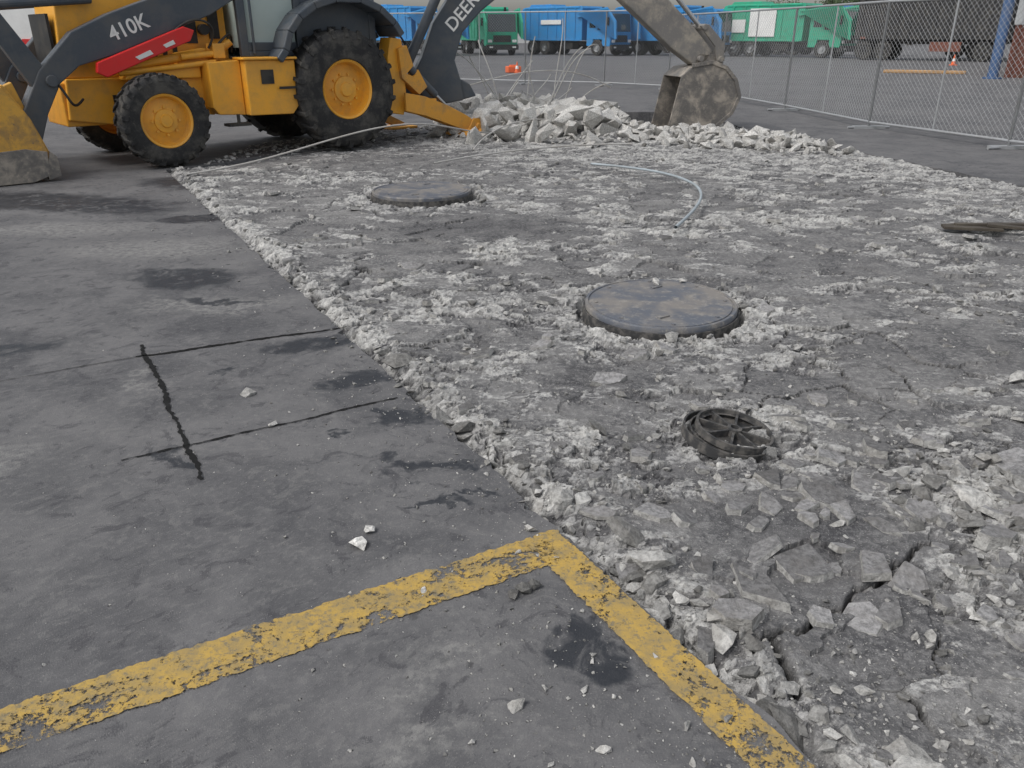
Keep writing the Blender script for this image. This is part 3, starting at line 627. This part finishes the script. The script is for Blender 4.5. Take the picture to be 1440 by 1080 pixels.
b.prism([(4.78,1.52),(4.92,1.54),(5.20,1.28),(5.24,1.02),(5.12,.98),(5.06,1.22)],-.19,-.14,0); b.prism([(4.78,1.52),(4.92,1.54),(5.20,1.28),(5.24,1.02),(5.12,.98),(5.06,1.22)],.14,.19,0)
for (x,z) in((4.86,1.5),(5.17,1.04),(4.84,1.05)): b.cyl((x,-.21,z),(x,.21,z),.045,mi=0)
b.obj('bucket_linkage',[M_dip,M_steel],TR,.008)
b=MB(); b.T=BT
pr=[(4.46,.80),(4.62,.93),(4.95,.98),(5.18,.90),(5.36,.72),(5.44,.50),(5.34,.26),(5.08,.06),(4.70,-.04),(4.28,-.06)]
b.shell(pr,-.34,.34,-.02,0)
b.prism(pr,-.365,-.341,0); b.prism(pr,.341,.365,0)
b.shell([(4.62,.925),(4.95,.975),(5.18,.895),(5.35,.72),(5.43,.50),(5.33,.27),(5.08,.07),(4.70,-.03)],-.385,-.366,.06,0)
for k in range(5):
    y=-.30+.15*k; b.prism([(4.34,-.08),(4.34,-.02),(4.08,-.04)],y-.03,y+.03,0)
b.prism([(4.72,.90),(5.28,.88),(5.2,1.10),(4.82,1.12)],-.13,-.10,0); b.prism([(4.72,.90),(5.28,.88),(5.2,1.10),(4.82,1.12)],.10,.13,0)
b.obj('digging_bucket',[M_bkt],TR,.006)
p=BT@Vector((.96,-.174,1.42)); text('boom_lettering','DEERE',p,(rad(90),rad(-47),RZ),.25,M_white,TR)

# ------------------------------------------------------------ fence
def fence(a,c,hgt):
    b=MB(); a=Vector((*a,0));c=Vector((*c,0)); L=(c-a).length; d=(c-a)/L
    mp=lambda s,z:a+d*s+Vector((0,0,z))
    z0=.10
    for s in(0,L): b.cyl(mp(s,0.02),mp(s,hgt),.021,n=10)
    b.cyl(mp(L/2,z0),mp(L/2,hgt),.014,n=8)
    for z in(z0,hgt): b.cyl(mp(0,z),mp(L,z),.019,n=10)
    nn=Vector((-d.y,d.x,0)); b.cyl(mp(0,.02)-nn*.35,mp(0,.02)+nn*.35,.02,n=8); b.box(mp(0,.02),(.5,.12,.04),0)
    sp=.085; H=hgt-z0; k=-int(H/sp)
    w=.0021
    while k*sp<L:
        for sg in(1,-1):
            s0=k*sp; s1=s0+H
            if sg<0: sa,za,sb,zb=s0,hgt,s1,z0
            else: sa,za,sb,zb=s0,z0,s1,hgt
            m_=(zb-za)/(sb-sa)
            if sa<0: za+=m_*(-sa); sa=0
            if sb>L: zb-=m_*(sb-L); sb=L
            if sb-sa>.02: b.cyl(mp(sa,za),mp(sb,zb),w,n=3,mi=1)
        k+=1
    b.obj('chain_link_fence',[M_galv,M_wire])
FP=[(7.6,8.2),(6.62,11.0),(5.78,13.5),(5.45,16.8),(4.95,20.2),(4.3,23.4),(2.7,25.0),(.4,26.0),(-2.4,27.2),(-5.2,28.5)]
for i in range(len(FP)-1): fence(FP[i],FP[i+1],1.86 if i<5 else 2.0)

# ------------------------------------------------------------ trucks
def truck(loc,ang,mat,advert=False,sc=1.):
    e=empty('garbage_truck',(loc[0],loc[1],0),ang,sc)
    b=MB(); b.box((0,0,.80),(8.2,.9,.28)); b.box((.2,0,.62),(1.2,2.2,.45)); b.box((4.42,0,.55),(.22,2.35,.35)); b.cyl((1.9,.9,1.5),(1.9,.9,3.2),.09); b.obj('chassis',[M_blk],e)
    b=MB()
    for x,w_ in((3.15,.34),(-1.9,.55),(-3.15,.55)):
        for s_ in(-1,1):
            c=(x,s_*(1.22-w_/2),.52); h_=w_/2
            b.lathe([(.27,-h_),(.48,-h_),(.52,-h_*.8),(.52,h_*.8),(.48,h_),(.27,h_)],c,28,0)
            b.lathe([(.28,h_*.9*s_),(.22,h_*.3*s_),(.12,h_*.3*s_),(.1,h_*.9*s_),(0,h_*.9*s_)],c,20,1)
    b.obj('wheels',[M_tire,M_galv],e,smooth=True)
    b=MB(); b.prism([(-4.0,.98),(-4.55,1.3),(-4.7,2.3),(-4.1,3.15),(-3.6,3.22),(1.6,3.22),(1.75,3.1),(1.75,.98)],-1.22,1.22,0)
    for x in(-3.4,-2.5,-1.6,-.7,.2,1.1):
        for s_ in(-1,1): b.box((x,s_*1.245,2.05),(.10,.05,2.2),0)
    for s_ in(-1,1): b.box((-1.2,s_*1.245,1.02),(5.6,.05,.12)); b.box((-1.2,s_*1.24,3.14),(5.4,.04,.12))
    b.prism([(-3.9,3.22),(-1.5,3.22),(-1.7,3.4),(-3.7,3.4)],-.8,.8,0)
    for s_ in(-1,1):
        b.prism([(1.3,2.6),(1.45,2.45),(4.2,2.95),(4.9,2.2),(5.0,1.1),(4.88,1.1),(4.75,2.1),(4.1,3.1),(1.4,2.75)],s_*1.33-.06,s_*1.33+.06,0)
    b.obj('body',[mat],e,.02)
    b=MB(); b.prism([(2.15,.62),(2.75,.62),(2.75,1.05),(3.55,1.05),(3.55,.62),(4.30,.62),(4.36,1.5),(4.20,2.85),(2.25,2.9),(2.15,2.7)],-1.16,1.16,0)
    b.obj('cab',[mat],e,.04)
    b=MB(); b.prism([(4.372,1.55),(4.232,2.70),(4.20,2.70),(4.34,1.55)],-1.02,1.02,0)
    for s_ in(-1,1): b.prism([(3.15,1.65),(4.15,1.65),(4.05,2.55),(3.15,2.55)],s_*1.165-.01,s_*1.165+.01,0); b.prism([(2.4,1.8),(2.95,1.8),(2.95,2.5),(2.4,2.5)],s_*1.165-.01,s_*1.165+.01,0)
    b.obj('windows',[M_glass],e)
    b=MB(); b.box((4.37,0,1.1),(.05,1.3,.45)); 
    for s_ in(-1,1): b.box((4.3,s_*1.42,2.2),(.1,.2,.5)); b.cyl((4.2,s_*1.15,2.5),(4.3,s_*1.42,2.4),.02)
    b.obj('grille_and_mirrors',[M_blk],e)
    b=MB(); 
    for s_ in(-1,1): b.box((4.40,s_*.9,.95),(.04,.3,.18)); b.box((4.54,s_*.85,.55),(.02,.25,.1))
    if advert: b.box((-1.15,-1.285,2.1),(1.9,.03,1.7)); b.box((-2.9,-1.285,1.9),(1.0,.03,.8))
    else: b.box((-1.2,-1.285,2.2),(2.0,.03,.30))
    b.obj('panels_and_lamps',[M_white],e); return e
A=math.atan2(-.71,.70)
truck((18.3,58.0),A,M_green,True); truck((22.6,62.5),A,M_blue); truck((11.3,62),A,M_blue); truck((4.6,64),A,M_blue); truck((-1.9,66),A-.5,M_green); truck((-7.5,64),A,M_blue)
truck((14.8,70),A,M_blue)
for k,(lx,ly,an,ln_) in enumerate([(24.2,50.0,-38,8.0),(30.5,52,-30,9.0)]):
    e=empty('semi_trailer',(lx,ly,0),rad(an))
    b=MB(); b.box((0,0,2.75),(ln_,2.5,3.3),0)
    for q in range(12): b.box((-ln_*.46+ln_*.083*q,-1.27,2.7),(.08,.05,3.1),0)
    b.box((0,0,1.0),(ln_*.95,1.0,.25),0); b.cyl((3,-.9,0),(3,-.9,1.0),.06)
    b.obj('box',[M_black],e,.02); b=MB()
    for x in(-3.4,-2.3,2.9):
        for s_ in(-1,1): b.lathe([(0,-.2),(.5,-.2),(.52,0),(.5,.2),(0,.2)],(x,s_*1.0,.52),24,0)
    b.obj('wheels',[M_tire],e,smooth=True); b=MB(); b.box((1.0,-1.2,.75),(1.6,.1,.5)); b.box((-3.5,-1.28,1.2),(.3,.03,.12)); b.obj('toolbox',[M_brick],e)
e=empty('warehouse',(17.3,30,0),rad(-31))
b=MB(); b.box((7,6,.85),(14,12,1.7),0)
for k in range(47): b.box((.15+.3*k,-.02,.85),(.06,.05,1.68),0)
b.obj('lower_wall',[M_brick],e); b=MB(); b.box((7,6,3.7),(14.1,12.1,4.0),0)
for k in range(47): b.box((.15+.3*k,-.07,3.7),(.06,.05,3.9),0)
b.obj('upper_wall',[M_wall],e); b=MB(); b.box((7,6,5.85),(14.6,12.6,.3)); b.obj('roof',[M_galv],e); b=MB(); b.box((5,-.10,1.05),(1.1,.06,2.1)); b.box((9,-.10,1.6),(3.2,.06,3.2)); b.obj('doors',[M_dark],e)
b=MB(); b.cyl((16.45,29.2,0),(16.45,29.2,5.2),.17,n=20); b.cyl((16.45,29.2,0),(16.45,29.2,.05),.3,n=20); b.obj('blue_bollard_post',[M_bpost],smooth=True)
b=MB(); b.box((16.0,33.2,.06),(2.9,.25,.12),R=Matrix.Rotation(rad(-25),3,'Z')); b.obj('painted_kerb',[M_ochre],bevel=.03)
def cone(loc,s=1.):
    b=MB(); b.box((loc[0],loc[1],.02),(.38*s,.38*s,.04)); b.lathez([(.15*s,.04),(.10*s,.30*s),(.03*s,.7*s),(0,.7*s)],(loc[0],loc[1],0),20); b.lathez([(.118*s,.27*s),(.08*s,.45*s)],(loc[0],loc[1],0),20,1); b.obj('traffic_cone',[M_orange,M_white],smooth=True)
cone((21.6,42),.7); cone((.2,33.5),.6)
b=MB(); b.box((.05,33.9,.12),(.55,.4,.24),R=Matrix.Rotation(.3,3,'Z')); b.box((.05,33.9,.26),(.3,.25,.06),R=Matrix.Rotation(.3,3,'Z')); b.obj('orange_crate',[M_orange],bevel=.03)
e=empty('white_truck',(-11.0,18.5,0),rad(8))
b=MB(); b.box((-.5,0,2.15),(5.4,2.3,2.0),0); b.prism([(2.3,.75),(4.3,.75),(4.35,1.5),(3.5,1.65),(3.0,2.5),(2.3,2.5)],-1.05,1.05,0); b.obj('body',[M_white],e,.05)
b=MB(); b.box((.3,0,.8),(6.8,1.0,.3),0); b.box((0,-1.0,.85),(1.5,.3,.5)); b.prism([(3.05,2.40),(3.5,1.68),(3.2,1.68),(2.6,1.68),(2.6,2.4)],-1.06,1.06,0); b.obj('chassis_and_windows',[M_blk],e)
b=MB()
for x in(-2.2,3.4):
    for s_ in(-1,1): b.lathe([(.2,-.14),(.46,-.14),(.48,0),(.46,.14),(.2,.14)],(x,s_*.95,.48),28,0); b.lathe([(.22,.1*s_),(.1,.02*s_),(0,.12*s_)],(x,s_*.95,.48),20,1)
b.obj('wheels',[M_tire,M_galv],e,smooth=True)
text('number_lettering','95',(.0,-1.17,1.62),(rad(90),0,0),.40,M_blk,e)
b=MB(); b.box((1.1,-1.16,1.25),(.25,.03,.12)); b.obj('marker_lamp',[M_red],e)

# ------------------------------------------------------------ wires, hose, wood
random.seed(3); paths=[]
for i in range(15):
    x=random.uniform(-.4,.9);y=random.uniform(13.2,14.4);h1=random.uniform(.5,1.7);dx=random.uniform(-.9,.9);dy=random.uniform(-.5,.5); k=random.uniform(-.15,.15)
    paths.append([(x,y,.1),(x+dx*.3+k,y+dy*.3,h1*.45),(x+dx*.65-k,y+dy*.6,h1*.8),(x+dx,y+dy,h1*random.uniform(.7,1.1))])
paths.append([(-1.2,13.5,.5),(-.2,13.6,.8),(.8,13.7,1.1),(1.6,13.8,.6)])
tube('rebar_tangle',paths,.009,M_rebar)
tube('bent_rebar',[[(-3.5,8.75,.02),(-3.0,9.1,.05),(-2.3,9.75,.22),(-1.6,10.2,.38),(-1.0,10.8,.36),(-.6,11.6,.15),(-.3,12.1,.08)],[(-.5,10.6,.03),(-.4,11.4,.15),(0,12.0,.3),(.5,12.3,.25)],[(-.3,12.1,.1),(.2,11.8,.15),(.45,12.5,.35)],[(-.9,9.4,.04),(-.3,10.2,.06),(.6,10.9,.07),(1.6,11.1,.05)]],.010,M_rebar)
tube('hose',[[(.9,9.3,.05),(1.4,8.95,.06),(1.75,8.3,.07),(1.82,7.5,.06),(1.55,6.7,.06),(1.25,6.05,.05)]],.013,M_hose)
b=MB()
for (x,y,L,w_,rz,z) in [(3.55,6.10,.42,.07,-12,.03),(3.70,6.16,.50,.05,-4,.045),(3.82,6.05,.34,.06,-22,.05),(3.48,6.22,.22,.05,8,.03),(3.9,6.2,.3,.08,-10,.035)]: b.box((x,y,z),(L,w_,.022),R=Matrix.Rotation(rad(rz),3,'Z')@Matrix.Rotation(rad(random.uniform(-4,4)),3,'Y'))
b.obj('scrap_wood',[M_wood],bevel=.003)

# ------------------------------------------------------------ trees
m,nt,bb=new_mat('foliage'); P=ncoord(nt); c=nmix(nt,nnoise(nt,P,.8,4),(.03,.055,.02),(.08,.12,.045)); lk(nt,c,bb.inputs['Base Color']); bb.inputs['Roughness'].default_value=.8; M_leaf=m
M_bark=paint_mat('bark',(.06,.045,.035),.9,.3)
def tree(loc,H,W):
    e=empty('deciduous_tree',(loc[0],loc[1],0)); b=MB(); b.cyl((0,0,0),(.1,0,H*.5),W*.05,W*.03,n=8)
    cl=[]
    for i in range(16):
        t=random.uniform(0,6.28);r=W*.5*random.uniform(.2,.8);z=H*random.uniform(.45,.88); cl.append((r*math.cos(t),r*math.sin(t),z,W*random.uniform(.13,.24)))
        b.cyl((.05,0,H*random.uniform(.3,.5)),cl[-1][:3],W*.018,W*.006,n=5)
    b.obj('trunk_and_limbs',[M_bark],e); V=[];Fc=[]
    for (cx,cy,cz,r) in cl:
        for k in range(200):
            d=Vector((random.gauss(0,1),random.gauss(0,1),random.gauss(0,.8)))*r*.62; p=Vector((cx,cy,cz))+d; a=Vector((random.gauss(0,1),random.gauss(0,1),random.gauss(0,1))).normalized()*.16; c2=a.orthogonal().normalized()*.10
            o_=len(V); V+=[p-a,p+c2,p+a,p-c2]; Fc.append((o_,o_+1,o_+2,o_+3))
    me=bpy.data.meshes.new('foliage'); me.from_pydata(V,[],Fc); me.materials.append(M_leaf); o=bpy.data.objects.new('foliage',me); COL.objects.link(o); o.parent=e
for (x,y,H,W) in [(44,118,6.6,7),(50,120,7.2,8),(56,122,6.8,8),(39,125,5.8,6),(66,110,8,9),(-30,90,8,9),(-45,85,8,9)]: tree((x,y),H,W)
b=MB(); b.box((0,150,2.4),(260,8,4.8),0)
for k in range(60): b.box((-126+4.3*k,145.9,3.2),(2.6,.15,1.0),1)
b.box((0,150,4.95),(262,9,.3),2); b.obj('distant_warehouse',[M_wall,M_glass,M_galv])

# ------------------------------------------------------------ light, sky, camera
w=bpy.data.worlds.new('World'); scene.world=w; w.use_nodes=True; nt=w.node_tree
bg=nt.nodes['Background']; sky=nt.nodes.new('ShaderNodeTexSky'); sky.sky_type='NISHITA'; sky.sun_disc=False
EL,AZ=52,-122
sky.sun_elevation=rad(EL); sky.sun_rotation=rad(AZ); sky.air_density=1.3; sky.dust_density=3; sky.ozone_density=1
hs=nt.nodes.new('ShaderNodeHueSaturation'); hs.inputs['Saturation'].default_value=.30; lk(nt,sky.outputs[0],hs.inputs['Color']); lk(nt,hs.outputs[0],bg.inputs[0]); bg.inputs[1].default_value=.15
sd=bpy.data.lights.new('sun','SUN'); sd.energy=1.45; sd.angle=rad(22); sd.color=(1,.98,.95); so=bpy.data.objects.new('sun',sd); COL.objects.link(so)
dv=Vector((math.sin(rad(AZ))*math.cos(rad(EL)),math.cos(rad(AZ))*math.cos(rad(EL)),math.sin(rad(EL)))); so.rotation_euler=dv.to_track_quat('Z','Y').to_euler()
cd=bpy.data.cameras.new('camera'); cd.lens=28; cd.sensor_width=36; cd.clip_end=6000; cd.clip_start=.05
co_=bpy.data.objects.new('camera',cd); COL.objects.link(co_); co_.location=(0,0,1.4); co_.rotation_euler=(rad(90)-math.atan(492/1120),0,0); scene.camera=co_
scene.view_settings.view_transform='Standard'; scene.view_settings.look='None'; scene.view_settings.exposure=0
